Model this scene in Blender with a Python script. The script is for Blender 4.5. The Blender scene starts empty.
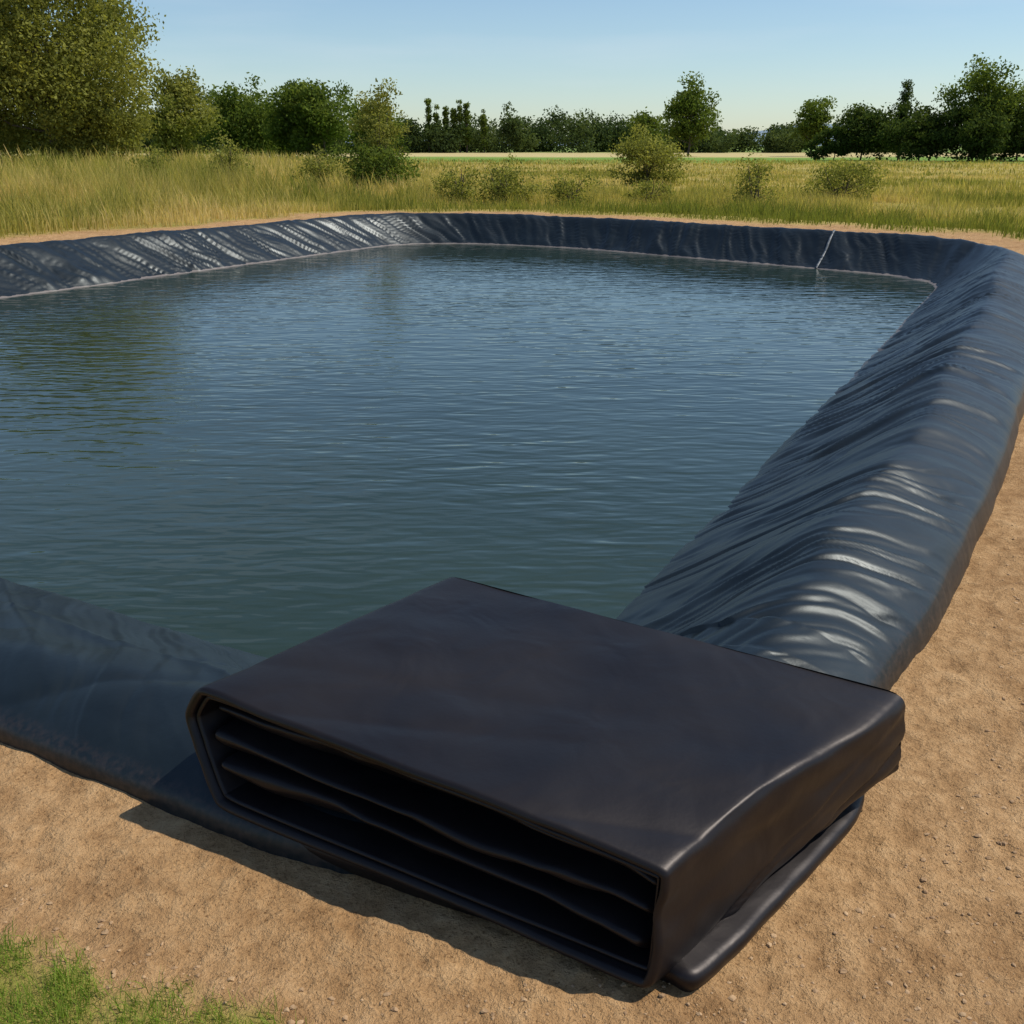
import bpy, math
import numpy as np
from mathutils import Vector
R = math.radians
rng = np.random.default_rng(7)
scene = bpy.context.scene
COL = scene.collection

# ------------------------------------------------------------------ noise
_T = np.random.default_rng(99).random((256, 256))
def vn(x, y):
    x = np.asarray(x, float); y = np.asarray(y, float)
    x, y = np.broadcast_arrays(x, y)
    xi = np.floor(x).astype(int); yi = np.floor(y).astype(int)
    fx = x - xi; fy = y - yi
    fx = fx*fx*fx*(fx*(fx*6-15)+10); fy = fy*fy*fy*(fy*(fy*6-15)+10)
    a = _T[xi & 255, yi & 255]; b = _T[(xi+1) & 255, yi & 255]
    c = _T[xi & 255, (yi+1) & 255]; d = _T[(xi+1) & 255, (yi+1) & 255]
    return (a*(1-fx)+b*fx)*(1-fy)+(c*(1-fx)+d*fx)*fy
def fbm(x, y, o=4):
    s = 0; a = .5; n = 0
    for i in range(o):
        s = s+a*vn(x*2**i+17.3*i, y*2**i+5.1*i); n += a; a *= .5
    return s/n
def sstep(x, a, b):
    t = np.clip((x-a)/(b-a), 0, 1); return t*t*(3-2*t)
def ridge(x): return np.clip(1.04-np.sqrt((2*x-1)**2+.006), 0, 1)

# ------------------------------------------------------------------ mesh helpers
def mk(name, V, F, mat=None, attrs=None, smooth=True, parent=None):
    V = np.asarray(V, np.float32).reshape(-1, 3); F = np.asarray(F, np.int32)
    k = F.shape[1]
    me = bpy.data.meshes.new(name)
    me.vertices.add(len(V)); me.vertices.foreach_set('co', V.ravel())
    me.loops.add(F.size); me.loops.foreach_set('vertex_index', F.ravel())
    me.polygons.add(len(F))
    me.polygons.foreach_set('loop_start', np.arange(0, F.size, k, dtype=np.int32))
    me.polygons.foreach_set('loop_total', np.full(len(F), k, np.int32))
    me.update(calc_edges=True)
    me.polygons.foreach_set('use_smooth', np.full(len(F), smooth, bool))
    if attrs:
        for n, a in attrs.items():
            at = me.attributes.new(n, 'FLOAT', 'POINT')
            at.data.foreach_set('value', np.asarray(a, np.float32).ravel())
    ob = bpy.data.objects.new(name, me); COL.objects.link(ob)
    if mat: me.materials.append(mat)
    if parent: ob.parent = parent
    return ob
def gridF(nu, nv, cu=False, cv=False):
    iu = np.arange(nu if cu else nu-1); iv = np.arange(nv if cv else nv-1)
    U, W = np.meshgrid(iu, iv, indexing='ij')
    U2 = (U+1) % nu; W2 = (W+1) % nv
    return np.stack([U*nv+W, U2*nv+W, U2*nv+W2, U*nv+W2], -1).reshape(-1, 4)
def empty(name, loc=(0, 0, 0)):
    e = bpy.data.objects.new(name, None); e.location = loc; COL.objects.link(e); return e

# ------------------------------------------------------------------ material helpers
class M:
    def __init__(s, name):
        s.m = bpy.data.materials.new(name); s.m.use_nodes = True
        s.nt = s.m.node_tree; s.n = s.nt.nodes; s.l = s.nt.links
        s.b = s.n['Principled BSDF']
    def link(s, a, b): s.l.new(a, b)
    def noise(s, vec, scale, detail=4, rough=.55, dist=0):
        x = s.n.new('ShaderNodeTexNoise'); x.inputs['Scale'].default_value = scale
        x.inputs['Detail'].default_value = detail; x.inputs['Roughness'].default_value = rough
        x.inputs['Distortion'].default_value = dist
        if vec is not None: s.link(vec, x.inputs['Vector'])
        return x.outputs['Fac']
    def map(s, vec, sc=(1, 1, 1), rot=(0, 0, 0)):
        x = s.n.new('ShaderNodeMapping'); x.inputs['Scale'].default_value = sc
        x.inputs['Rotation'].default_value = rot; s.link(vec, x.inputs['Vector']); return x.outputs[0]
    def ramp(s, f, stops):
        x = s.n.new('ShaderNodeValToRGB'); e = x.color_ramp.elements
        while len(e) < len(stops): e.new(.5)
        for i, (p, c) in enumerate(stops):
            e[i].position = p; e[i].color = (*c, 1) if not isinstance(c, float) else (c, c, c, 1)
        s.link(f, x.inputs[0]); return x.outputs[0]
    def mix(s, f, a, b, mode='MIX'):
        x = s.n.new('ShaderNodeMix'); x.data_type = 'RGBA'; x.blend_type = mode
        for sock, v in ((x.inputs[0], f), (x.inputs[6], a), (x.inputs[7], b)):
            if hasattr(v, 'is_linked'): s.link(v, sock)
            elif isinstance(v, (int, float)): sock.default_value = v
            else: sock.default_value = (*v, 1)
        return x.outputs[2]
    def math(s, op, a, b=0., c=None, clamp=False):
        x = s.n.new('ShaderNodeMath'); x.operation = op; x.use_clamp = clamp
        for i, v in enumerate((a, b) if c is None else (a, b, c)):
            if hasattr(v, 'is_linked'): s.link(v, x.inputs[i])
            else: x.inputs[i].default_value = v
        return x.outputs[0]
    def attr(s, n):
        x = s.n.new('ShaderNodeAttribute'); x.attribute_name = n; return x.outputs['Fac']
    def pos(s):
        return s.n.new('ShaderNodeNewGeometry').outputs['Position']
    def bump(s, h, strength=.5, dist=.01, nrm=None):
        x = s.n.new('ShaderNodeBump'); x.inputs['Strength'].default_value = strength
        x.inputs['Distance'].default_value = dist; s.link(h, x.inputs['Height'])
        if nrm is not None: s.link(nrm, x.inputs['Normal'])
        return x.outputs[0]
    def set(s, **kw):
        for k, v in kw.items():
            i = s.b.inputs[k.replace('_', ' ')]
            if hasattr(v, 'is_linked'): s.link(v, i)
            else: i.default_value = (*v, 1) if isinstance(v, tuple) and len(v) == 3 else v

# ------------------------------------------------------------------ pond outline (metres)
U = np.array([.473, .881]); U /= np.linalg.norm(U)
Vv = np.array([-.881, .473]); Vv /= np.linalg.norm(Vv)
C = np.array([-.02, 3.55])
corners = [(C, .35), (np.array([-11.4, 9.75]), 1.2), (np.array([-2.5, 25.5]), 1.8),
           (np.array([1.0, 24.4]), 1.6), (np.array([7.7, 18.1]), 1.7)]
pts = []
nC = len(corners)
for i, (p, d) in enumerate(corners):
    a = corners[i-1][0]; b = corners[(i+1) % nC][0]
    pa = p+(a-p)/np.linalg.norm(a-p)*d; pb = p+(b-p)/np.linalg.norm(b-p)*d
    for t in np.linspace(0, 1, 40):
        pts.append((1-t)**2*pa+2*t*(1-t)*p+t*t*pb)
pts = np.array(pts)
seg = np.linalg.norm(np.roll(pts, -1, 0)-pts, axis=1)
cum = np.concatenate([[0], np.cumsum(seg)]); LEN = cum[-1]
closed = np.vstack([pts, pts[:1]])
def at(s):
    s = np.mod(s, LEN)
    return np.stack([np.interp(s, cum, closed[:, 0]), np.interp(s, cum, closed[:, 1])], -1)
def nrm_at(s, e=.12):
    t = at(s+e)-at(s-e); t /= np.linalg.norm(t, axis=-1, keepdims=True)
    return np.stack([-t[..., 1], t[..., 0]], -1)
SG = -1 if np.dot(nrm_at(np.array([LEN*.3]))[0], at(np.array([LEN*.3]))[0]-pts.mean(0)) < 0 else 1
poly = at(np.linspace(0, LEN, 260, endpoint=False))
def sdf(P):
    out = np.full(len(P), 1e9); ins = np.zeros(len(P), bool)
    n = len(poly)
    for i in range(n):
        a = poly[i]; b = poly[(i+1) % n]; ab = b-a
        t = np.clip(((P-a)@ab)/(ab@ab), 0, 1)
        d = np.hypot(P[:, 0]-a[0]-t*ab[0], P[:, 1]-a[1]-t*ab[1]); out = np.minimum(out, d)
        c = (a[1] > P[:, 1]) != (b[1] > P[:, 1])
        if abs(b[1]-a[1]) > 1e-9:
            ins ^= c & (P[:, 0] < (b[0]-a[0])*(P[:, 1]-a[1])/(b[1]-a[1])+a[0])
    return np.where(ins, -out, out)
def ground_z(P, d=None):
    P = np.asarray(P, float)
    if d is None: d = sdf(P)
    farm = sstep(P[:, 1], 11, 17)
    r = np.hypot(P[:, 0], P[:, 1])
    z = -.8+.78*sstep(d, .3, .8)
    z = z+farm*.30*sstep(d, .75, 1.25)*(1-sstep(d, 4.5, 9))
    near = 1-sstep(r, 15, 40)
    pits = ridge(vn(P[:, 0]*3.1+P[:, 1]*.8, P[:, 1]*2.6))**4
    z = z+near*sstep(d, .8, 1.6)*((fbm(P[:, 0]*1.3, P[:, 1]*1.3, 3)-.5)*.035+(fbm(P[:, 0]*6, P[:, 1]*6, 3)-.5)*.020+(fbm(P[:, 0]*20, P[:, 1]*20, 3)-.5)*.015-.007*pits)
    z = z+sstep(r, 60, 200)*(fbm(P[:, 0]*.01, P[:, 1]*.01, 2)-.5)*.5
    return z
def grass_mask(P, d):
    far = sstep(d+2.2*(fbm(P[:, 0]*.5, P[:, 1]*.5, 3)-.5), 3.2, 4.2)*sstep(P[:, 1], 11, 14)
    e = 2.20-.33*(P[:, 0]+1.39)-P[:, 1]+.30*(fbm(P[:, 0]*5, P[:, 1]*5, 3)-.5)
    patch = sstep(e, 0, .16)*sstep(-P[:, 0]+.3*(fbm(P[:, 0]*6, P[:, 1]*6+9, 2)-.5), .42, .64)*(P[:, 1] < 4)
    return np.maximum(far, patch)

# ------------------------------------------------------------------ ground
g = M('soil_and_field')
pos = g.pos()
n1 = g.noise(pos, .9, 3); n2 = g.noise(pos, 13, 6, .75); n3 = g.noise(pos, 85, 4, .7); n4 = g.noise(pos, 3.2, 3, .6)
soil = g.ramp(n2, [(.30, (.34, .195, .088)), (.5, (.50, .302, .143)), (.70, (.62, .40, .205))])
soil = g.mix(g.ramp(n1, [(.35, 0.), (.65, 1.)]), g.mix(1., soil, (.86, .84, .82), 'MULTIPLY'), soil)
soil = g.mix(g.ramp(n4, [(.38, 1.), (.50, 0.)]), soil, g.mix(1., soil, (.84, .81, .78), 'MULTIPLY'))
soil = g.mix(g.ramp(n3, [(.34, 1.), (.42, 0.)]), soil, g.mix(1., soil, (.46, .42, .38), 'MULTIPLY'))
soil = g.mix(g.ramp(n3, [(.60, 0.), (.68, 1.)]), soil, g.mix(1., soil, (1.2, 1.2, 1.22), 'MULTIPLY'))
pm = g.map(pos, (.03, .12, .1))
gn = g.noise(pm, 1., 4, .6); gn2 = g.noise(pos, 1.3, 4, .7)
fld = g.ramp(gn, [(.3, (.24, .23, .052)), (.5, (.42, .33, .10)), (.72, (.53, .39, .15))])
fld = g.mix(g.ramp(gn2, [(.35, 1.), (.6, 0.)]), fld, g.mix(1., fld, (.62, .66, .5), 'MULTIPLY'))
sx = g.n.new('ShaderNodeSeparateXYZ'); g.link(pos, sx.inputs[0])
yy = g.math('MULTIPLY_ADD', g.noise(g.map(pos, (.01, .002, 1)), 1., 2), 80., sx.outputs[1])
yy = g.math('DIVIDE', yy, 500.)
band = g.ramp(yy, [(0, 0.), (.30, 0.), (.33, 1.), (1, 1.)])
bandc = g.ramp(yy, [(.3, (.14, .24, .04)), (.42, (.17, .27, .05)), (.46, (.50, .40, .19)), (.62, (.46, .38, .18)), (.7, (.18, .25, .06))])
fld = g.mix(band, fld, bandc)
g.set(Base_Color=g.mix(g.attr('grass'), soil, fld), Roughness=.95)
g.b.inputs['Specular IOR Level'].default_value = .1
hh = g.math('ADD', g.math('MULTIPLY', n2, 1.7), g.math('MULTIPLY', n3, .45))
g.set(Normal=g.bump(hh, 1., .024))
rad = np.concatenate([[0.01, .3], np.exp(np.arange(math.log(.5), math.log(1.6), .02)), np.exp(np.arange(math.log(1.6), math.log(6), .005)), np.exp(np.arange(math.log(6), math.log(4000), .014))])
fa = np.linspace(R(90-38), R(90+38), 600); ba = np.linspace(R(90+38), R(90-38+360), 120)[1:-1]
ang = np.concatenate([fa, ba])
RR, AA = np.meshgrid(rad, ang, indexing='ij')
P = np.stack([RR*np.cos(AA), RR*np.sin(AA)], -1).reshape(-1, 2)
d = sdf(P)
mk('ground', np.column_stack([P, ground_z(P, d)]), gridF(len(rad), len(ang), cv=True), g.m, {'grass': grass_mask(P, d)})

# ------------------------------------------------------------------ pond liner banks
def s_near(p):
    s = np.linspace(0, LEN, 4000); return s[np.argmin(np.linalg.norm(at(s)-p, axis=1))]
keys = [(s_near(p), v) for p, v in [
    (C, (.9, .13, 1.26)), (C+1.8*Vv, (.98, .15, 1.27)), (C+4*Vv, (1.03, .19, 1.28)),
    (np.array([-11.2, 9.9]), (1.1, .35, 1.5)), (np.array([-8, 15.6]), (1.15, .45, 1.6)),
    (np.array([-2.6, 24.9]), (.9, .43, 1.4)), (np.array([1., 24.4]), (.75, .41, 1.3)),
    (np.array([7.4, 18]), (.95, .42, 1.5)), (C+8*U, (1.12, .38, 1.68)), (C+3.2*U, (1.08, .36, 1.6)), (C+1.8*U, (1.0, .34, 1.52)), (C+.75*U, (.95, .27, 1.42))]]
keys.sort(key=lambda k: k[0])
ks = np.array([k[0] for k in keys]); kv = np.array([k[1] for k in keys])
ks = np.concatenate([ks-LEN, ks, ks+LEN]); kv = np.vstack([kv]*3)
fs = np.arange(0, LEN, .004); pf = at(fs)
step = np.clip(.0030*np.hypot(pf[:, 0], pf[:, 1])-.003, .008, .045)
cc_ = np.cumsum(.004/step); ns = int(cc_[-1])
S = np.interp(np.linspace(0, cc_[-1], ns, endpoint=False), cc_, fs)
B = at(S); Nn = nrm_at(S)*SG
par = np.stack([sum(np.interp(S+o, ks, kv[:, j]) for o in np.linspace(-.6, .6, 9))/9 for j in range(3)], -1)
cc, zc, co = par[:, 0], par[:, 1], par[:, 2]
sR0 = s_near(np.array([7.9, 18.1]))
isR = sstep(S, sR0-1, sR0+1)*(1-sstep(S, LEN-.7, LEN-.1))
isF = 1-sstep(S, 10, 13)+(S > LEN-.2)
isR = isR[:, None]; isF = np.clip(isF, 0, 1)[:, None]; isX = 1-np.clip(isR+isF, 0, 1)
zc = zc+(fbm(S*.9, S*0+3, 3)-.5)*.06*(.4+.6*isR[:, 0]); co = co+(fbm(S*.8, S*0+8, 3)-.5)*(.03+.05*isR[:, 0]); cc = cc+(fbm(S*.7, S*0+11, 3)-.5)*.16
WZ = -.25
ctrl = [(-.45+0*cc, -.5+0*cc), (-.02+0*cc, WZ-.012+0*cc), (.45*cc, WZ+.43*(zc-WZ)), (cc-.10, zc-.025), (cc+.05, zc),
        (co-.05, .50*zc), (co-.0, .035+0*cc), (co+.008, -.05+0*cc)]
K = np.array([np.stack(c, -1) for c in ctrl])
for it in range(4):
    a = .75*K[:-1]+.25*K[1:]; b = .25*K[:-1]+.75*K[1:]
    n = np.empty((2*len(a)+2,)+K.shape[1:]); n[0] = K[0]; n[-1] = K[-1]; n[1:-1:2] = a; n[2:-1:2] = b; K = n
K2 = np.empty((2*len(K)-1,)+K.shape[1:]); K2[::2] = K; K2[1::2] = (K[1:]+K[:-1])/2; K = K2[14:]
nk = len(K)
c_ = K[:, :, 0].T; z_ = K[:, :, 1].T
SS = np.repeat(S[:, None], nk, 1)
shear = isR*.55+isF*.9+isX*.7
q = SS+shear*c_+.50*(fbm(SS*.7, c_*.9, 3)-.5)+.16*(fbm(SS*2.6, c_*2+7, 2)-.5)+.03*(fbm(SS*9, c_*6+7, 2)-.5)
env = sstep(fbm(SS*.5+31, c_*.8, 2), .25, .58)
w1 = ridge(vn(q*3.2, c_*.6+SS*.12))**2.2
w1v = ridge(vn(q*2.7+133, c_*.6+SS*.15))**3.2
w2 = ridge(vn(q*6.5+40, c_*1.0+SS*.3))**2.6
w2v = ridge(vn(q*7.5+240, c_*.9+SS*.25))**3.4
w3 = vn(q*1.2+9, c_*.6)
w4 = ridge(vn(q*13+4, c_*1.5+SS*.6))**2.4
w4v = ridge(vn(q*11+94, c_*1.3+SS*.5))**3.5
w5 = ridge(vn((q+.6*c_)*5.3+71, c_*1.4+SS*.5))**3
amp = isR*.92+isF*.42+isX*1.3
W = amp*(.032*w1*(.45+.55*env)-.030*w1v+.021*w2*(.35+.65*env)-.022*w2v+.0095*w4*(.3+.7*env)-.010*w4v+.014*w5*(1-env*.5)+.045*(w3-.5))
lf_ = ridge(vn(SS*.45+c_*.5+60, c_*3.2+SS*.35+3))**3
W = W+isF*(.045*(fbm(SS*1.1+c_*.8, c_*1.6, 3)-.5)+.022*lf_+.020*ridge(vn((SS+1.6*c_)*1.6, c_*.7+5))**4-.020*ridge(vn((SS-1.2*c_)*1.9+20, c_*.9+5))**4)
edge = sstep(c_, -.1, .14)*(1-.85*sstep(c_, co[:, None]-.14, co[:, None]-.02))
crest = sstep(c_, cc[:, None]-.25, cc[:, None])
W = W*edge*(1-crest*(.30*isR+.65*isX+.3*isF))
slope_out = sstep(c_, cc[:, None]-.05, co[:, None])
cx = c_+W*(-.1+.8*slope_out); zz = z_+W*(1-.4*slope_out)
V3 = np.stack([B[:, None, 0]+Nn[:, None, 0]*cx, B[:, None, 1]+Nn[:, None, 1]*cx, zz], -1)
ln = M('pond_liner_sheet')
pos = ln.pos()
sz = ln.n.new('ShaderNodeSeparateXYZ'); ln.link(pos, sz.inputs[0])
dn = ln.noise(pos, 3.2, 4, .6); dn2 = ln.noise(pos, 40, 3, .6); dn3 = ln.noise(pos, 1.1, 2)
base = ln.ramp(dn, [(.3, (.0038, .0072, .0095)), (.7, (.0085, .0140, .0175))])
rim = ln.attr('rim')
dust = ln.math('MULTIPLY', rim, ln.ramp(dn2, [(.4, .0), (.7, 1.)]), clamp=True)
base = ln.mix(ln.math('MULTIPLY', dust, .16), base, (.20, .12, .085))
zl = ln.math('ADD', sz.outputs[2], ln.math('MULTIPLY', ln.math('SUBTRACT', ln.noise(pos, 6, 3), .5), -.05))
bandf = ln.math('MULTIPLY', ln.math('GREATER_THAN', zl, -.262), ln.math('LESS_THAN', zl, -.232))
bandf = ln.math('MULTIPLY', bandf, ln.attr('farside'))
base = ln.mix(ln.math('MULTIPLY', bandf, .6), base, (.30, .25, .22))
ln.set(Base_Color=base, Roughness=ln.ramp(dn3, [(.3, .37), (.7, .47)]))
ln.b.inputs['Specular IOR Level'].default_value = .42
ln.b.inputs['Specular Tint'].default_value = (.88, .96, 1., 1)
ln.set(Normal=ln.bump(ln.math('ADD', dn2, ln.math('MULTIPLY', ln.noise(pos, 12, 2), 1.5)), .12, .006))
rimv = sstep(c_, co[:, None]-.08, co[:, None]-.0)
farv = np.repeat((1-np.clip(isR*(1-sstep(B[:, 1], 8, 16))[:, None]+isF, 0, 1)), nk, 1)
pond = empty('lined_pond')
mk('liner_bank', V3.reshape(-1, 3), gridF(len(S), nk, cu=True), ln.m, {'rim': rimv, 'farside': farv}, parent=pond)
seam = M('liner_seam'); seam.set(Base_Color=(.10, .115, .13), Roughness=.5)
for (px, py, wdt) in [(5.95, 19.9, .018)]:
    i = int(np.argmin(np.linalg.norm(B-np.array([px, py]), axis=1)))
    tdir = np.array([Nn[i][1], -Nn[i][0]])
    j0 = int(np.argmin(np.abs(c_[i]-.02))); j1 = int(np.argmin(np.abs(c_[i]-cc[i]-.1)))
    line = V3[i, j0:j1]
    off = np.linspace(0, -.16, len(line))[:, None]*np.append(tdir, 0)
    a = line+off+np.append(tdir*wdt, .020); b = line+off+np.append(-tdir*wdt, .020)
    a0 = a-[0, 0, .06]+np.append(tdir*.01, 0); b0 = b-[0, 0, .06]-np.append(tdir*.01, 0)
    mk('seam', np.stack([a0, a, b, b0], 1).reshape(-1, 3), gridF(len(line), 4), seam.m, parent=pond)

# ------------------------------------------------------------------ water
wt = M('pond_water')
pos = wt.pos()
m1 = wt.map(pos, (1.0, 3.0, 1), (0, 0, R(-6)))
m2 = wt.map(pos, (1.0, 2.8, 1), (0, 0, R(9)))
m3 = wt.map(pos, (.7, 1.8, 1), (0, 0, R(-3)))
r1 = wt.noise(m1, 2.2, 1.2, .45, .4); r2 = wt.noise(m2, 5.0, 1, .4, .3); r3 = wt.noise(m3, .8, 1.); r4 = wt.noise(pos, .25, 2)
calm = wt.ramp(r4, [(.35, .5), (.65, 1.)])
h = wt.math('ADD', wt.math('MULTIPLY', r1, 1.), wt.math('ADD', wt.math('MULTIPLY', r2, .32), wt.math('MULTIPLY', r3, .5)))
h = wt.math('MULTIPLY', h, calm)
murk = wt.ramp(wt.noise(pos, .35, 2), [(.3, (.016, .029, .018)), (.7, (.022, .038, .025))])
wt.set(Base_Color=murk, Roughness=.03, IOR=1.40, Normal=wt.bump(h, 1., .0155))
rim_ = at(np.linspace(0, LEN, 400, endpoint=False))+nrm_at(np.linspace(0, LEN, 400, endpoint=False))*SG*.25
ar = np.sum(rim_[:, 0]*np.roll(rim_[:, 1], -1)-np.roll(rim_[:, 0], -1)*rim_[:, 1])
if ar < 0: rim_ = rim_[::-1]
me = bpy.data.meshes.new('water'); me.from_pydata([(float(p[0]), float(p[1]), WZ) for p in rim_], [], [list(range(400))])
me.materials.append(wt.m); COL.objects.link(bpy.data.objects.new('water', me))

# ------------------------------------------------------------------ folded liner bundle
F0 = np.array([.355, 1.95, .004]); L0 = np.array([-.925, 2.61, .065]); R0 = np.array([1.225, 2.715, .11]); B0 = np.array([-.21, 3.48, .13])
F1 = np.array([.39, 1.985, .345]); L1 = np.array([-.95, 2.70, .435]); R1 = np.array([1.205, 2.72, .40]); B1 = np.array([-.225, 3.56, .425])
SL, HL = 1.5, .38
def Mp(s, w, h):
    s = s/SL; h = h/HL
    def bl(f, l, r, b): return (f*(1-s)[..., None]+l*s[..., None])*(1-w)[..., None]+(r*(1-s)[..., None]+b*s[..., None])*w[..., None]
    lo = bl(F0, L0, R0, B0); hi = bl(F1, L1, R1, B1)
    return lo*(1-h)[..., None]+hi*h[..., None]
def chaikin(p, it, closed=True):
    p = np.array(p, float)
    for _ in range(it):
        if closed:
            q_ = np.roll(p, -1, 0); a = .75*p+.25*q_; b = .25*p+.75*q_
            p = np.stack([a, b], 1).reshape(-1, p.shape[1])
        else:
            a = .75*p[:-1]+.25*p[1:]; b = .25*p[:-1]+.75*p[1:]
            p = np.vstack([p[:1], np.stack([a, b], 1).reshape(-1, p.shape[1]), p[-1:]])
    return p
def resamp(p, n):
    c = np.vstack([p, p[:1]]); d = np.concatenate([[0], np.cumsum(np.linalg.norm(np.diff(c, axis=0), axis=1))])
    t = np.linspace(0, d[-1], n, endpoint=False)
    return np.stack([np.interp(t, d, c[:, j]) for j in range(c.shape[1])], -1)
ring = chaikin([(.012, .382), (.06, .385), (.4, .383), (.8, .38), (1.2, .38), (1.48, .384), (1.520, .374), (1.568, .31), (1.588, .26), (1.545, .14),
                (1.50, .03), (1.47, 0), (1.3, 0), (.8, 0), (.2, 0), (.05, 0), (.0, .008), (-.010, .05), (-.012, .12), (-.010, .28), (-.008, .36)], 3)
ring = resamp(ring, 340)
t = np.roll(ring, -1, 0)-np.roll(ring, 1, 0); t /= np.linalg.norm(t, axis=1, keepdims=True)
inn = np.stack([t[:, 1], -t[:, 0]], -1)
if np.dot(inn[0], np.array([.75, .19])-ring[0]) < 0: inn = -inn
bm = M('folded_liner_sheet')
pos = bm.pos()
bn = bm.noise(pos, 2.3, 3, .5); bn2 = bm.noise(pos, 60, 2); bn3 = bm.noise(bm.map(pos, (1, 1, 1), (0, 0, R(-28))), 4.5, 2, .45, .6)
bm.set(Base_Color=bm.ramp(bn, [(.3, (.0058, .0046, .0052)), (.7, (.0100, .0082, .0088))]), Roughness=bm.ramp(bn, [(.3, .38), (.7, .50)]))
bm.b.inputs['Specular IOR Level'].default_value = .36
bm.b.inputs['Specular Tint'].default_value = (1., .91, .89, 1)
bm.set(Normal=bm.bump(bm.math('ADD', bm.math('MULTIPLY', bn2, .10), bm.math('MULTIPLY', bn3, 2.)), .3, .014))
bundle = empty('folded_pond_liner')
def wrap(name, ring, inn, inset, th, w0, w1, seed):
    nw = 80
    ws = w0+(w1-w0)*np.linspace(0, 1, nw)**1.3
    rows = []
    for w in ws[::-1]: rows.append((0., w))
    for a in np.linspace(0, math.pi, 11)[1:-1]: rows.append((th/2-th/2*math.cos(a), w0-math.sin(a)*th/2/1.1))
    for w in ws[:30]: rows.append((th, w))
    rows = np.array(rows)
    X = ring[None, :, :]+inn[None, :, :]*(inset+rows[:, 0][:, None, None])
    wv = np.repeat(rows[:, 1][:, None], len(ring), 1)
    s_, h_ = X[..., 0], X[..., 1]
    top = sstep(h_, .28, .37); side = sstep(-s_, -.03, .0)
    dz = top*(.013*(fbm(s_*2.2+2, wv*2.4, 3)-.5)*2-.006*ridge(vn(s_*1.3+wv*3+2, wv*1.2))**3+.004*ridge(vn(s_*2.1-wv*2+22, wv*1.2))**4)
    dz += -.012*top*sstep(np.abs(s_-.75), .6, .1)*sstep(np.abs(wv-.5), .45, 0)
    ds = side*(.026*(fbm(wv*2.2+seed*.2+s_*0, h_*4+wv*1.5, 3)-.5)*2+.012*ridge(vn(wv*3-h_*9+2, h_*2))**3-.010*ridge(vn(wv*2.2-h_*5+12, h_*2))**4)
    lf = sstep(s_, 1.4, 1.54)
    ds = ds+lf*(.03*(fbm(wv*3, h_*8+2, 2)-.5))
    dw = .02*(fbm(s_*1.5+seed*3, h_*3, 2)-.5)*(1-sstep(wv, 0, .25))
    mk(name, Mp(s_+ds, wv+dw, h_+dz).reshape(-1, 3), gridF(len(rows), len(ring), cv=True), bm.m, parent=bundle)
wrap('outer_wrap', ring, inn, 0, .027, .0, 1.0, 2.)
wrap('inner_wrap', ring, inn, .0285, .014, .010, .9, 5.)
ths = np.linspace(0, 1, 12)
cen = np.array([.76, .19])
bX = cen+(ring[None]-cen)*(1-ths[:, None, None])
bulge = 1.0+.008*np.sqrt(np.clip(1-(1-ths)**2, 0, 1))
bw = np.repeat(bulge[:, None], len(ring), 1)
mk('back_fold', Mp(bX[..., 0], bw, bX[..., 1]).reshape(-1, 3), gridF(12, len(ring), cv=True)[:, ::-1], bm.m, parent=bundle)
def packet(name, h0, h1, s0, s1, wf, seed):
    n_s = 200
    sl = np.linspace(0, 1, n_s)
    mid = (h0+h1)/2; hh_ = (h1-h0)/2
    prof = chaikin([(.45, 1), (.2, 1), (.06, 1.0), (.018, 1.02), (-.002, .92), (-.008, .6), (.002, .1), (.022, -.5), (.04, -.9), (.08, -1), (.45, -1)], 3, False)
    A, Bq = np.meshgrid(np.arange(n_s), np.arange(len(prof)), indexing='ij')
    wpr = prof[Bq, 0]; hp = prof[Bq, 1]; sv = sl[A]
    e = np.minimum(sv, 1-sv)
    endr = np.sqrt(np.clip(1-(1-np.clip(e/.02, 0, 1))**2, 0, 1))
    S_ = s0+(s1-s0)*sv
    wob = (fbm(S_*2.2+seed, hp*.3+seed, 3)-.5)
    wv = wf+wpr+.055*wob+(1-endr)*.06
    hv = mid+hp*hh_*(.35+.65*endr)*(.75+.5*fbm(S_*2+seed, S_*0, 2))+.034*(fbm(S_*1.5+seed*2, wpr*2, 3)-.5)+.006*(fbm(S_*9, wpr*9+seed, 2)-.5)
    hv = hv-.025*sstep(.18-S_, 0, .16)
    mk(name, Mp(S_, wv, hv).reshape(-1, 3), gridF(n_s, len(prof)), bm.m, parent=bundle)
packet('fold_1', .245, .312, .045, 1.52, .042, 1.)
packet('fold_2', .160, .228, .045, 1.51, .022, 4.)
packet('fold_3', .070, .140, .045, 1.48, .012, 8.)
sc, hc = np.meshgrid(np.linspace(.04, 1.50, 20), np.linspace(.035, .345, 10), indexing='ij')
mk('core', Mp(sc, sc*0+.20, hc).reshape(-1, 3), gridF(20, 10), bm.m, parent=bundle)
out = chaikin([(.37, 2.0), (.44, 1.93), (.51, 1.97), (.83, 2.32), (1.20, 2.74), (1.1, 3.0), (-.2, 3.5), (-.75, 2.9), (-.96, 2.64), (-.90, 2.60), (-.3, 2.30)], 3)
out = resamp(out, 260); co2 = out.mean(0)
pr = [(-.6, .052), (-.03, .050), (-.012, .046), (-.002, .036), (0, .022), (-.003, .008), (-.015, -.02)]
ti = np.roll(out, -1, 0)-np.roll(out, 1, 0); ti /= np.linalg.norm(ti, axis=1, keepdims=True)
no = np.stack([ti[:, 1], -ti[:, 0]], -1)
if np.dot(no[0], out[0]-co2) < 0: no = -no
rows = []
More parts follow.
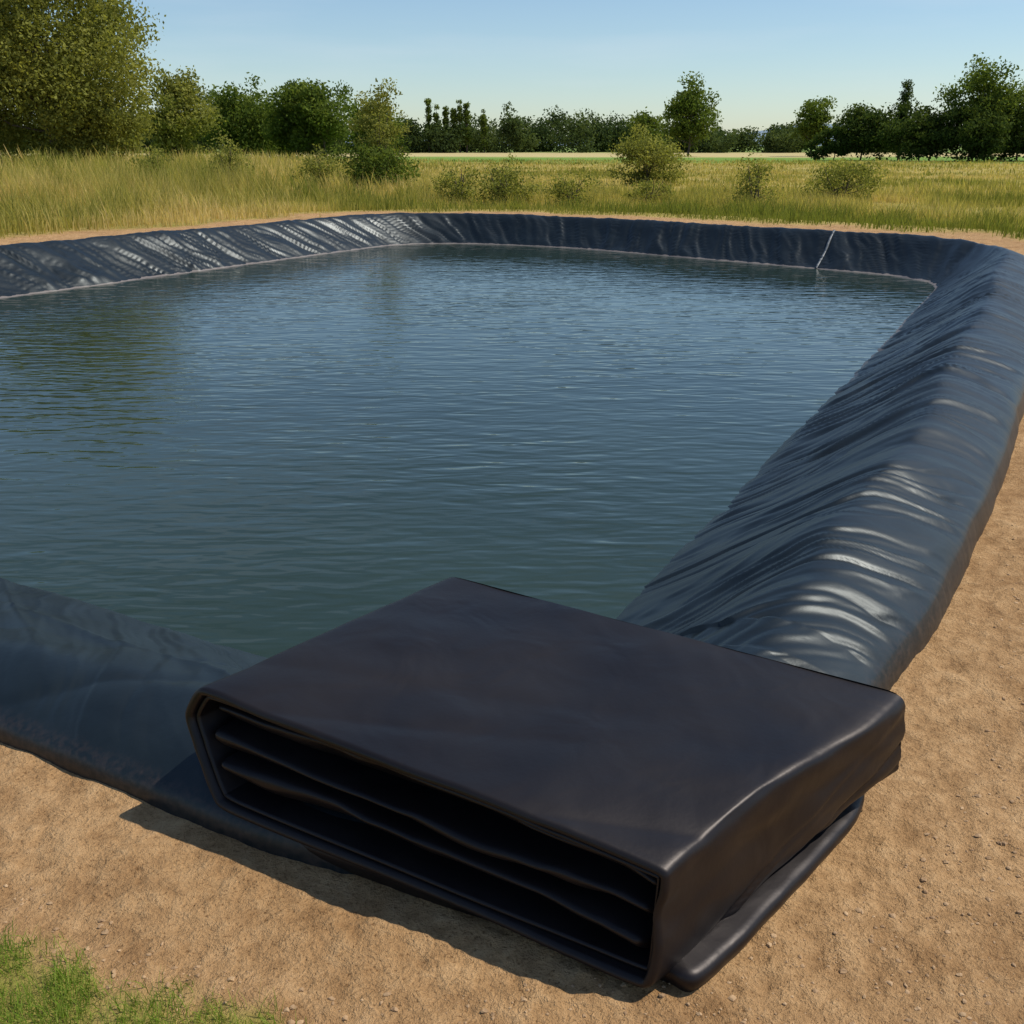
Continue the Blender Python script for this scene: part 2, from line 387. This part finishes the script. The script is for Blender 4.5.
for j, (o, z) in enumerate(pr):
    p_ = out+no*o if j else co2+(out-co2)*.3
    wv = .02*(fbm(out[:, 0]*4, out[:, 1]*4, 3)-.5)
    rows.append(np.column_stack([p_+no*wv[:, None], z+wv*.5]))
mk('bottom_fold', np.array(rows).reshape(-1, 3), gridF(len(rows), 260, cv=True), bm.m, parent=bundle)

# ------------------------------------------------------------------ vegetation materials
def leafmat(name, lo, mid, hi, tr=.4):
    m = M(name)
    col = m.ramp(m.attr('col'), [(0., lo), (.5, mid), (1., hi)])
    m.n.remove(m.b)
    df = m.n.new('ShaderNodeBsdfDiffuse'); m.link(col, df.inputs[0])
    t = m.n.new('ShaderNodeBsdfTranslucent'); m.link(m.mix(1., col, (1.3, 1.3, .7), 'MULTIPLY'), t.inputs[0])
    x = m.n.new('ShaderNodeMixShader'); x.inputs[0].default_value = tr
    m.link(df.outputs[0], x.inputs[1]); m.link(t.outputs[0], x.inputs[2])
    m.link(x.outputs[0], m.n['Material Output'].inputs[0])
    return m.m
L_olive = leafmat('olive_foliage', (.07, .085, .018), (.20, .21, .05), (.34, .33, .09), .42)
L_green = leafmat('green_foliage', (.035, .06, .014), (.10, .14, .028), (.19, .23, .05))
L_dark = leafmat('dark_foliage', (.018, .034, .010), (.055, .08, .02), (.11, .145, .035), .3)
L_far = leafmat('distant_foliage', (.035, .055, .022), (.075, .105, .036), (.13, .16, .055), .3)  # bluish distance haze put into the leaf colours
L_grass = leafmat('grass_blades', (.17, .19, .04), (.42, .36, .105), (.66, .50, .22), .45)
L_lawn = leafmat('lawn_blades', (.10, .18, .025), (.22, .32, .045), (.44, .45, .12), .45)
bk = M('bark'); bk.set(Base_Color=bk.ramp(bk.noise(bk.pos(), 3, 3), [(.3, (.05, .04, .03)), (.7, (.13, .10, .07))]), Roughness=.9)

def tube(pts, rads, n=7):
    pts = np.array(pts, float); V = []
    for i, p in enumerate(pts):
        tdir = pts[min(i+1, len(pts)-1)]-pts[max(i-1, 0)]; tdir /= np.linalg.norm(tdir)+1e-9
        a = np.cross(tdir, [.3, 1, .1]); a /= np.linalg.norm(a)+1e-9; b = np.cross(tdir, a)
        th = np.linspace(0, 2*math.pi, n, endpoint=False)
        V.append(p+rads[i]*(np.cos(th)[:, None]*a+np.sin(th)[:, None]*b))
    return np.concatenate(V), gridF(len(pts), n, cv=True)
def join(parts):
    Vs, Fs, o = [], [], 0
    for v, f in parts: Vs.append(v); Fs.append(f+o); o += len(v)
    return np.concatenate(Vs), np.concatenate(Fs)
def leaves(c, size, rg):
    n = len(c)
    a = rg.normal(size=(n, 3)); a /= np.linalg.norm(a, axis=1, keepdims=True)
    b = rg.normal(size=(n, 3)); b -= (b*a).sum(1)[:, None]*a; b /= np.linalg.norm(b, axis=1, keepdims=True)
    sz = size*rg.uniform(.5, 1.2, n)[:, None]
    V = np.stack([c-a*sz, c-b*sz*.55, c+a*sz, c+b*sz*.55], 1).reshape(-1, 3)
    return V, np.arange(4*n).reshape(-1, 4)
def crown(rg, cz, rx, rz, ncl, nl, leaf, cone=False, cr=.30):
    d_ = rg.normal(size=(ncl, 3)); d_ /= np.linalg.norm(d_, axis=1, keepdims=True)
    rr = rg.uniform(.15, 1., ncl)**.6
    lump = .68+.48*vn(np.arctan2(d_[:, 1], d_[:, 0])*1.3+rg.uniform(0, 50), d_[:, 2]*2.2+rg.uniform(0, 50))
    cs = d_*(rr*lump)[:, None]
    if cone:
        k = np.clip((1-cs[:, 2])/1.7, .08, 1)**.8; cs[:, :2] *= k[:, None]
    cs = cs*[rx, rx, rz]+[0, 0, cz]
    cl = rg.random(ncl)
    rad_ = (cr*min(rx, rz))*rg.uniform(.6, 1.3, ncl)
    pr_ = rad_**2; k = rg.choice(ncl, nl, p=pr_/pr_.sum())
    dd = rg.normal(size=(nl, 3)); dd /= np.linalg.norm(dd, axis=1, keepdims=True)
    dd *= rg.random(nl)[:, None]**.45*(1+.25*np.abs(rg.normal(size=(nl, 1))))
    dd[:, 2] *= .75
    pc = cs[k]+dd*rad_[k][:, None]
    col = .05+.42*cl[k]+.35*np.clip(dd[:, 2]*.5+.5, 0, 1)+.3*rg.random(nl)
    V, F = leaves(pc, leaf, rg)
    return cs, V, F, np.repeat(np.clip(col, 0, 1), 4)
def tree(name, x, y, h, r, mat, seed, base=.18, ncl=60, nl=9000, leaf=.2, stems=1, cone=False, cr=.34, trunk=True):
    rg = np.random.default_rng(seed)
    z0 = float(ground_z(np.array([[x, y]]))[0])-.1
    rz = h*(1-base)/2; cz = h*base+rz
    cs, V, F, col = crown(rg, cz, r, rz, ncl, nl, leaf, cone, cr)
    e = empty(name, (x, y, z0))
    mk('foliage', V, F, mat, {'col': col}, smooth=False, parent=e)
    if trunk:
        parts = []; tr = h*.014+.02
        for st in range(stems):
            lean = rg.normal(size=2)*r*(.25 if stems > 1 else .06)
            top = np.array([lean[0], lean[1], h*.82]); ts = np.linspace(0, 1, 7)
            b0 = np.append(rg.normal(size=2)*.25*(stems > 1)*min(1, h/6), 0)
            path = b0+(top-b0)*ts[:, None]+np.column_stack([rg.normal(size=(7, 2))*r*.025, np.zeros(7)])
            parts.append(tube(path, tr*(1-.85*ts)))
            for c in cs[rg.integers(0, ncl, max(6, 22//stems))]:
                t0 = np.clip((c[2]/h)*.62, .12, .75)
                p0 = np.array([np.interp(t0, ts, path[:, j]) for j in range(3)])
                m_ = (p0+c)/2+[0, 0, -.05*h*rg.random()]
                rr0 = tr*(1-.85*t0)*.5
                parts.append(tube([p0, m_, c], [rr0, rr0*.55, rr0*.15], 5))
        V, F = join(parts); mk('trunk', V, F, bk.m, parent=e)
    return e
tree('willow_tree', -42.5, 100, 23, 11.6, L_olive, 1, base=.02, ncl=340, nl=62000, leaf=.21, stems=4, cr=.17)
tree('willow_tree', -51, 104, 19, 8.0, L_olive, 2, base=.02, ncl=150, nl=20000, leaf=.24, stems=3, cr=.22)
tree('willow_tree', -37.5, 97, 8.0, 4.8, L_olive, 3, base=.0, ncl=80, nl=13000, leaf=.19, stems=3, cr=.3)
tree('broadleaf_tree', -41.0, 130, 10.5, 4.8, L_olive, 4, base=.02, ncl=80, nl=12000, leaf=.24, cr=.28)
tree('broadleaf_tree', -38.0, 150, 10.6, 6.8, L_green, 5, base=.0, ncl=90, nl=15000, leaf=.27)
tree('broadleaf_tree', -28.5, 142, 9.8, 4.4, L_green, 6, base=.0, ncl=60, nl=9000, leaf=.25, cr=.3)
tree('broadleaf_tree', -24.6, 140, 10.9, 4.8, L_green, 7, base=.0, ncl=70, nl=10000, leaf=.25, cr=.3)
tree('broadleaf_tree', -33.0, 156, 9.6, 4.6, L_green, 24, base=.0, ncl=60, nl=9000, leaf=.27)
tree('broadleaf_tree', -19.5, 150, 7.5, 4.0, L_green, 26, base=.0, ncl=50, nl=7000, leaf=.27)
tree('young_willow_tree', -6.2, 50, 5.1, 1.45, L_olive, 8, base=.15, ncl=80, nl=4600, leaf=.075, cr=.26)
tree('broadleaf_tree', 33.3, 200, 13.6, 5.4, L_green, 9, base=.06, ncl=70, nl=8500, leaf=.33, cr=.3)
tree('broadleaf_tree', 31, 250, 10.5, 5.2, L_green, 10, base=.02, ncl=45, nl=4500, leaf=.4)
tree('broadleaf_tree', 56.2, 200, 10.6, 3.8, L_green, 11, base=.06, ncl=45, nl=5000, leaf=.33)
tree('broadleaf_tree', 60.8, 140, 11.9, 5.6, L_green, 12, base=.02, ncl=100, nl=14000, leaf=.25, cr=.28)
tree('broadleaf_tree', 49.5, 150, 8.0, 4.4, L_dark, 13, base=.0, ncl=60, nl=8000, leaf=.25)
tree('broadleaf_tree', 54.5, 142, 7.0, 4.6, L_dark, 14, base=.0, ncl=60, nl=8000, leaf=.25)
tree('broadleaf_tree', 65.5, 138, 8.2, 4.8, L_dark, 15, base=.0, ncl=60, nl=8000, leaf=.25)
tree('broadleaf_tree', 45.4, 150, 5.0, 3.4, L_dark, 16, base=.0, ncl=35, nl=4500, leaf=.25)
tree('broadleaf_tree', 58.5, 136, 6.4, 4.6, L_dark, 17, base=.0, ncl=50, nl=7000, leaf=.25)
tree('broadleaf_tree', 71.5, 140, 10.0, 5.5, L_dark, 25, base=.0, ncl=40, nl=5500, leaf=.28)
tree('cypress_tree', 54.6, 150, 11.2, 1.05, L_dark, 18, base=.05, ncl=60, nl=6000, leaf=.16, cone=True, cr=.6)
for i, (u, hgt) in enumerate([(429, 14.6), (437, 13.2), (446, 14.2), (454, 12.6), (460, 14.0), (467, 14.8), (484, 12.6)]):
    tree('poplar_tree', (u-512)/1000*263, 280, hgt, .95, L_green, 30+i, base=.02, ncl=34, nl=2000, leaf=.30, cone=True, cr=.7)

rg = np.random.default_rng(50)
Vs, Fs, Cs, o = [], [], [], 0
x = -150.
while x < 220:
    y = 300+rg.uniform(-25, 25)
    u = 512+1000*x/282
    if u < 500: hgt = rg.uniform(7.5, 9.5)
    elif u < 560: hgt = rg.uniform(9, 12)
    elif u < 640: hgt = rg.uniform(8, 11.5)
    elif u < 720: hgt = rg.uniform(4, 7)
    elif u < 800: hgt = rg.uniform(6.0, 8.0)
    else: hgt = rg.uniform(4, 7)
    if 795 < u < 860: hgt = rg.uniform(2.5, 4)
    rx = rg.uniform(3.0, 6.5)
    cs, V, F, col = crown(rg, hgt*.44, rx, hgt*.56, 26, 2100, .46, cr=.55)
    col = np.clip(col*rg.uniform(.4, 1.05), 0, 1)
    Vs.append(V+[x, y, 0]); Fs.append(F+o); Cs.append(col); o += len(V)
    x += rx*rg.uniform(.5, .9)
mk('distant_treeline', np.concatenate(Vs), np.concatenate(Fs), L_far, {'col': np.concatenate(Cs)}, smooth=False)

def bush(name, x, y, h, r, mat, seed, nl=4000, leaf=.07, **k):
    tree(name, x, y, h, r, mat, seed, base=-.15, ncl=k.get('ncl', 50), nl=nl, leaf=leaf, stems=4, cr=k.get('cr', .34))
bush('shrub', 7.15, 56, 3.1, 1.85, L_olive, 60, 9000, .08)
bush('shrub', -6.2, 49, 2.6, 2.0, L_green, 61, 8000, .075)
bush('shrub', -12.0, 45, 2.5, 1.1, L_olive, 62, 2600, .06)
bush('shrub', -8.6, 47, 1.9, 1.1, L_olive, 63, 2800, .065)
bush('shrub', 12.2, 39, 1.7, 1.5, L_olive, 64, 5000, .055)
bush('shrub', 8.3, 36, 1.8, .95, L_olive, 65, 2400, .05)
bush('shrub', -.2, 37, 1.7, 1.3, L_olive, 66, 4000, .055)
bush('shrub', -1.9, 38, 1.6, 1.1, L_olive, 67, 3000, .055)
bush('shrub', 2.0, 36, 1.3, 1.1, L_olive, 70, 2200, .05)
bush('shrub', 5.0, 38, 1.1, 1.0, L_olive, 68, 2000, .05)
bush('shrub', -17, 50, 2.2, 1.0, L_olive, 69, 1800, .065)

def blades(P, z, hgt, wid, rg, lean=.35, colv=None):
    n = len(P); th = rg.uniform(0, 2*math.pi, n); ph = rg.uniform(0, 2*math.pi, n)
    ln_ = lean*hgt*rg.uniform(.2, 1.2, n)
    dx, dy = np.cos(ph)*ln_, np.sin(ph)*ln_
    wx, wy = np.cos(th)*wid/2, np.sin(th)*wid/2
    def pt(f, g_, k): return np.stack([P[:, 0]+dx*g_+wx*k, P[:, 1]+dy*g_+wy*k, z+hgt*f], -1)
    V = np.stack([pt(0, 0, -1), pt(0, 0, 1), pt(.55, .3, .85), pt(.55, .3, -.85), pt(1., 1., .15), pt(1., 1., -.15)], 1).reshape(-1, 3)
    i = np.arange(n)[:, None]*6
    F = np.concatenate([i+[0, 1, 2, 3], i+[3, 2, 4, 5]])
    return V, F, np.repeat(colv, 6)
rg = np.random.default_rng(80)
Vs, Fs, Cs, o = [], [], [], 0
for (n, r0, r1, wid, hm) in [(150000, 19, 46, .020, .42), (80000, 44, 85, .042, .5), (40000, 80, 150, .09, .55)]:
    r_ = np.sqrt(rg.uniform(r0**2, r1**2, n)); a_ = R(90)+rg.uniform(-R(36), R(36), n)
    P = np.stack([r_*np.cos(a_), r_*np.sin(a_)], -1)
    d = sdf(P); mk_ = grass_mask(P, d)
    keep = (rg.random(n) < mk_) & (P[:, 1] > 10)
    cl = fbm(P[:, 0]*.35, P[:, 1]*.35, 3)
    keep &= rg.random(n) < sstep(cl, .25, .5)+.25
    P = P[keep]; d = d[keep]; cl = cl[keep]
    left = 1-sstep(P[:, 0]/P[:, 1], -.28, -.02)
    edge = sstep(d, 3.2, 8)
    tuft = sstep(fbm(P[:, 0]*1.1+30, P[:, 1]*1.1, 3), .42, .68)
    hgt = hm*(.15+.9*cl+.9*tuft)*(.5+.5*edge)*(.72+.95*left)*rg.uniform(.5, 1.35, len(P))
    hgt *= 1-.45*sstep(P[:, 1], 42, 60)*(1-left)
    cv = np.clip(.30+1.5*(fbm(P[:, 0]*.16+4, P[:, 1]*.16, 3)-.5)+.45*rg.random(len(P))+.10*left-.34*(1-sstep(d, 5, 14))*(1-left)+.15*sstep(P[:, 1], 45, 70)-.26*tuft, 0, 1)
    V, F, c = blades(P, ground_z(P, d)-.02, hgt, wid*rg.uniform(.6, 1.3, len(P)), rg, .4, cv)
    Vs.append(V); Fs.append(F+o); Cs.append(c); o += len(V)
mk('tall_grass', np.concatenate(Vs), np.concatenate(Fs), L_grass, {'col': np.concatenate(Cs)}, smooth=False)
n = 80000
P = np.stack([rg.uniform(-2.6, -.3, n), rg.uniform(.9, 2.7, n)], -1)
d = sdf(P); keep = (rg.random(n) < grass_mask(P, d)*(.3+.9*sstep(fbm(P[:, 0]*9, P[:, 1]*9, 2), .3, .6))) & (d > 1.5)
P = P[keep]; d = d[keep]
V, F, c = blades(P, ground_z(P, d)-.004, rg.uniform(.02, .066, len(P))*(.5+.9*fbm(P[:, 0]*6, P[:, 1]*6, 2)), rg.uniform(.0014, .003, len(P)), rg, .8,
                 np.clip(.1+.75*fbm(P[:, 0]*7+3, P[:, 1]*7, 2)*rg.uniform(.5, 1.5, len(P)), 0, 1))
mk('grass_patch', V, F, L_lawn, {'col': c}, smooth=False)

# small stones and clods
gv = np.array([[1, 0, 0], [-1, 0, 0], [0, 1, 0], [0, -1, 0], [0, 0, 1], [0, 0, -1]], float)
gf = np.array([[0, 2, 4], [2, 1, 4], [1, 3, 4], [3, 0, 4], [2, 0, 5], [1, 2, 5], [3, 1, 5], [0, 3, 5]])
ev = {}; V0 = list(gv); F0_ = []
def midp(a, b):
    k = (min(a, b), max(a, b))
    if k not in ev: v = V0[a]+V0[b]; V0.append(v/np.linalg.norm(v)); ev[k] = len(V0)-1
    return ev[k]
for a, b, c in gf:
    x1, y1, z1 = midp(a, b), midp(b, c), midp(c, a); F0_ += [[a, x1, z1], [x1, b, y1], [z1, y1, c], [x1, y1, z1]]
V0 = np.array(V0); F0_ = np.array(F0_)
n = 26000
rr_ = rg.uniform(1.5, 9, n); aa_ = R(90)+rg.uniform(-R(36), R(36), n)
P = np.stack([rr_*np.cos(aa_), rr_*np.sin(aa_)], -1)
d = sdf(P); P = P[(d > 1.7) & (grass_mask(P, d) < .5)]; n = len(P)
sz_ = .0013+.0062*rg.random(n)**5
V = V0[None]*(1+.20*rg.normal(size=(n, len(V0), 1)))*np.stack([sz_*rg.uniform(.8, 1.6, n), sz_*rg.uniform(.8, 1.4, n), sz_*.65], -1)[:, None, :]
V = V+np.column_stack([P, ground_z(P)+sz_*.25])[:, None, :]
F = F0_[None]+(np.arange(n)*len(V0))[:, None, None]
st = M('soil_clods'); st.set(Base_Color=st.ramp(st.noise(st.pos(), 25, 2), [(.3, (.27, .16, .08)), (.7, (.50, .33, .18))]), Roughness=.95)
mk('gravel', V.reshape(-1, 3), F.reshape(-1, 3), st.m, smooth=False)

# distant hills
hx = np.linspace(-1800, 2600, 200)
hz = 14+18*fbm(hx*.002, hx*0, 4)+34*np.exp(-((hx-780)/190)**2)
Vh = np.stack([np.stack([hx, 2400+0*hx, -5+0*hx], -1), np.stack([hx, 2500+0*hx, hz*.8], -1), np.stack([hx, 2700+0*hx, hz], -1), np.stack([hx, 3100+0*hx, -5+0*hx], -1)], 1)
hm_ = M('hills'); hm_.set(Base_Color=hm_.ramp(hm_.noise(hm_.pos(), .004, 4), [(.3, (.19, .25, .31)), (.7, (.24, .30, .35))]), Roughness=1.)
hm_.b.inputs['Specular IOR Level'].default_value = 0
mk('hills', Vh.reshape(-1, 3), gridF(200, 4), hm_.m)

# ------------------------------------------------------------------ light
EL = 57
sd = Vector((.95, .10, 0)).normalized()*math.cos(R(EL))+Vector((0, 0, math.sin(R(EL))))
sun = bpy.data.lights.new('sun', 'SUN'); sun.energy = 4.4; sun.angle = R(.5); sun.color = (1., .94, .83)
so = bpy.data.objects.new('sun', sun); COL.objects.link(so)
so.rotation_euler = sd.to_track_quat('Z', 'Y').to_euler()
w = bpy.data.worlds.new('World'); scene.world = w; w.use_nodes = True
nt = w.node_tree; bg = nt.nodes['Background']
sky = nt.nodes.new('ShaderNodeTexSky'); sky.sky_type = 'NISHITA'; sky.sun_disc = False
sky.sun_elevation = R(EL); sky.sun_rotation = math.atan2(sd.x, sd.y)
sky.air_density = 1.0; sky.dust_density = .3; sky.ozone_density = 1.9; sky.altitude = 0
tc = nt.nodes.new('ShaderNodeTexCoord'); mp = nt.nodes.new('ShaderNodeMapping'); mp.inputs['Scale'].default_value = (1.2, 1.2, 9)
nz = nt.nodes.new('ShaderNodeTexNoise'); nz.inputs['Scale'].default_value = 2.2; nz.inputs['Detail'].default_value = 5
cr_ = nt.nodes.new('ShaderNodeValToRGB'); cr_.color_ramp.elements[0].position = .48; cr_.color_ramp.elements[1].position = .8
cr_.color_ramp.elements[0].color = (0, 0, 0, 1); cr_.color_ramp.elements[1].color = (.3, .3, .3, 1)
tint = nt.nodes.new('ShaderNodeMix'); tint.data_type = 'RGBA'; tint.blend_type = 'MULTIPLY'; tint.inputs[0].default_value = 1
tint.inputs[7].default_value = (.90, .985, 1.05, 1)
mx = nt.nodes.new('ShaderNodeMix'); mx.data_type = 'RGBA'; mx.inputs[7].default_value = (6.5, 7.0, 7.5, 1)
nt.links.new(tc.outputs['Generated'], mp.inputs[0]); nt.links.new(mp.outputs[0], nz.inputs[0]); nt.links.new(nz.outputs[0], cr_.inputs[0])
nt.links.new(sky.outputs[0], tint.inputs[6])
nt.links.new(cr_.outputs[0], mx.inputs[0]); nt.links.new(tint.outputs[2], mx.inputs[6]); nt.links.new(mx.outputs[2], bg.inputs[0])
bg.inputs[1].default_value = .115

# ------------------------------------------------------------------ camera
cam = bpy.data.cameras.new('camera'); cam.sensor_width = 36; cam.lens = 35.156; cam.clip_end = 8000; cam.clip_start = .05
cob = bpy.data.objects.new('camera', cam); COL.objects.link(cob)
cob.location = (0, 0, 2.0); cob.rotation_euler = (R(90-20.15), 0, 0)
scene.camera = cob
scene.view_settings.view_transform = 'Standard'; scene.view_settings.look = 'None'; scene.view_settings.exposure = 0
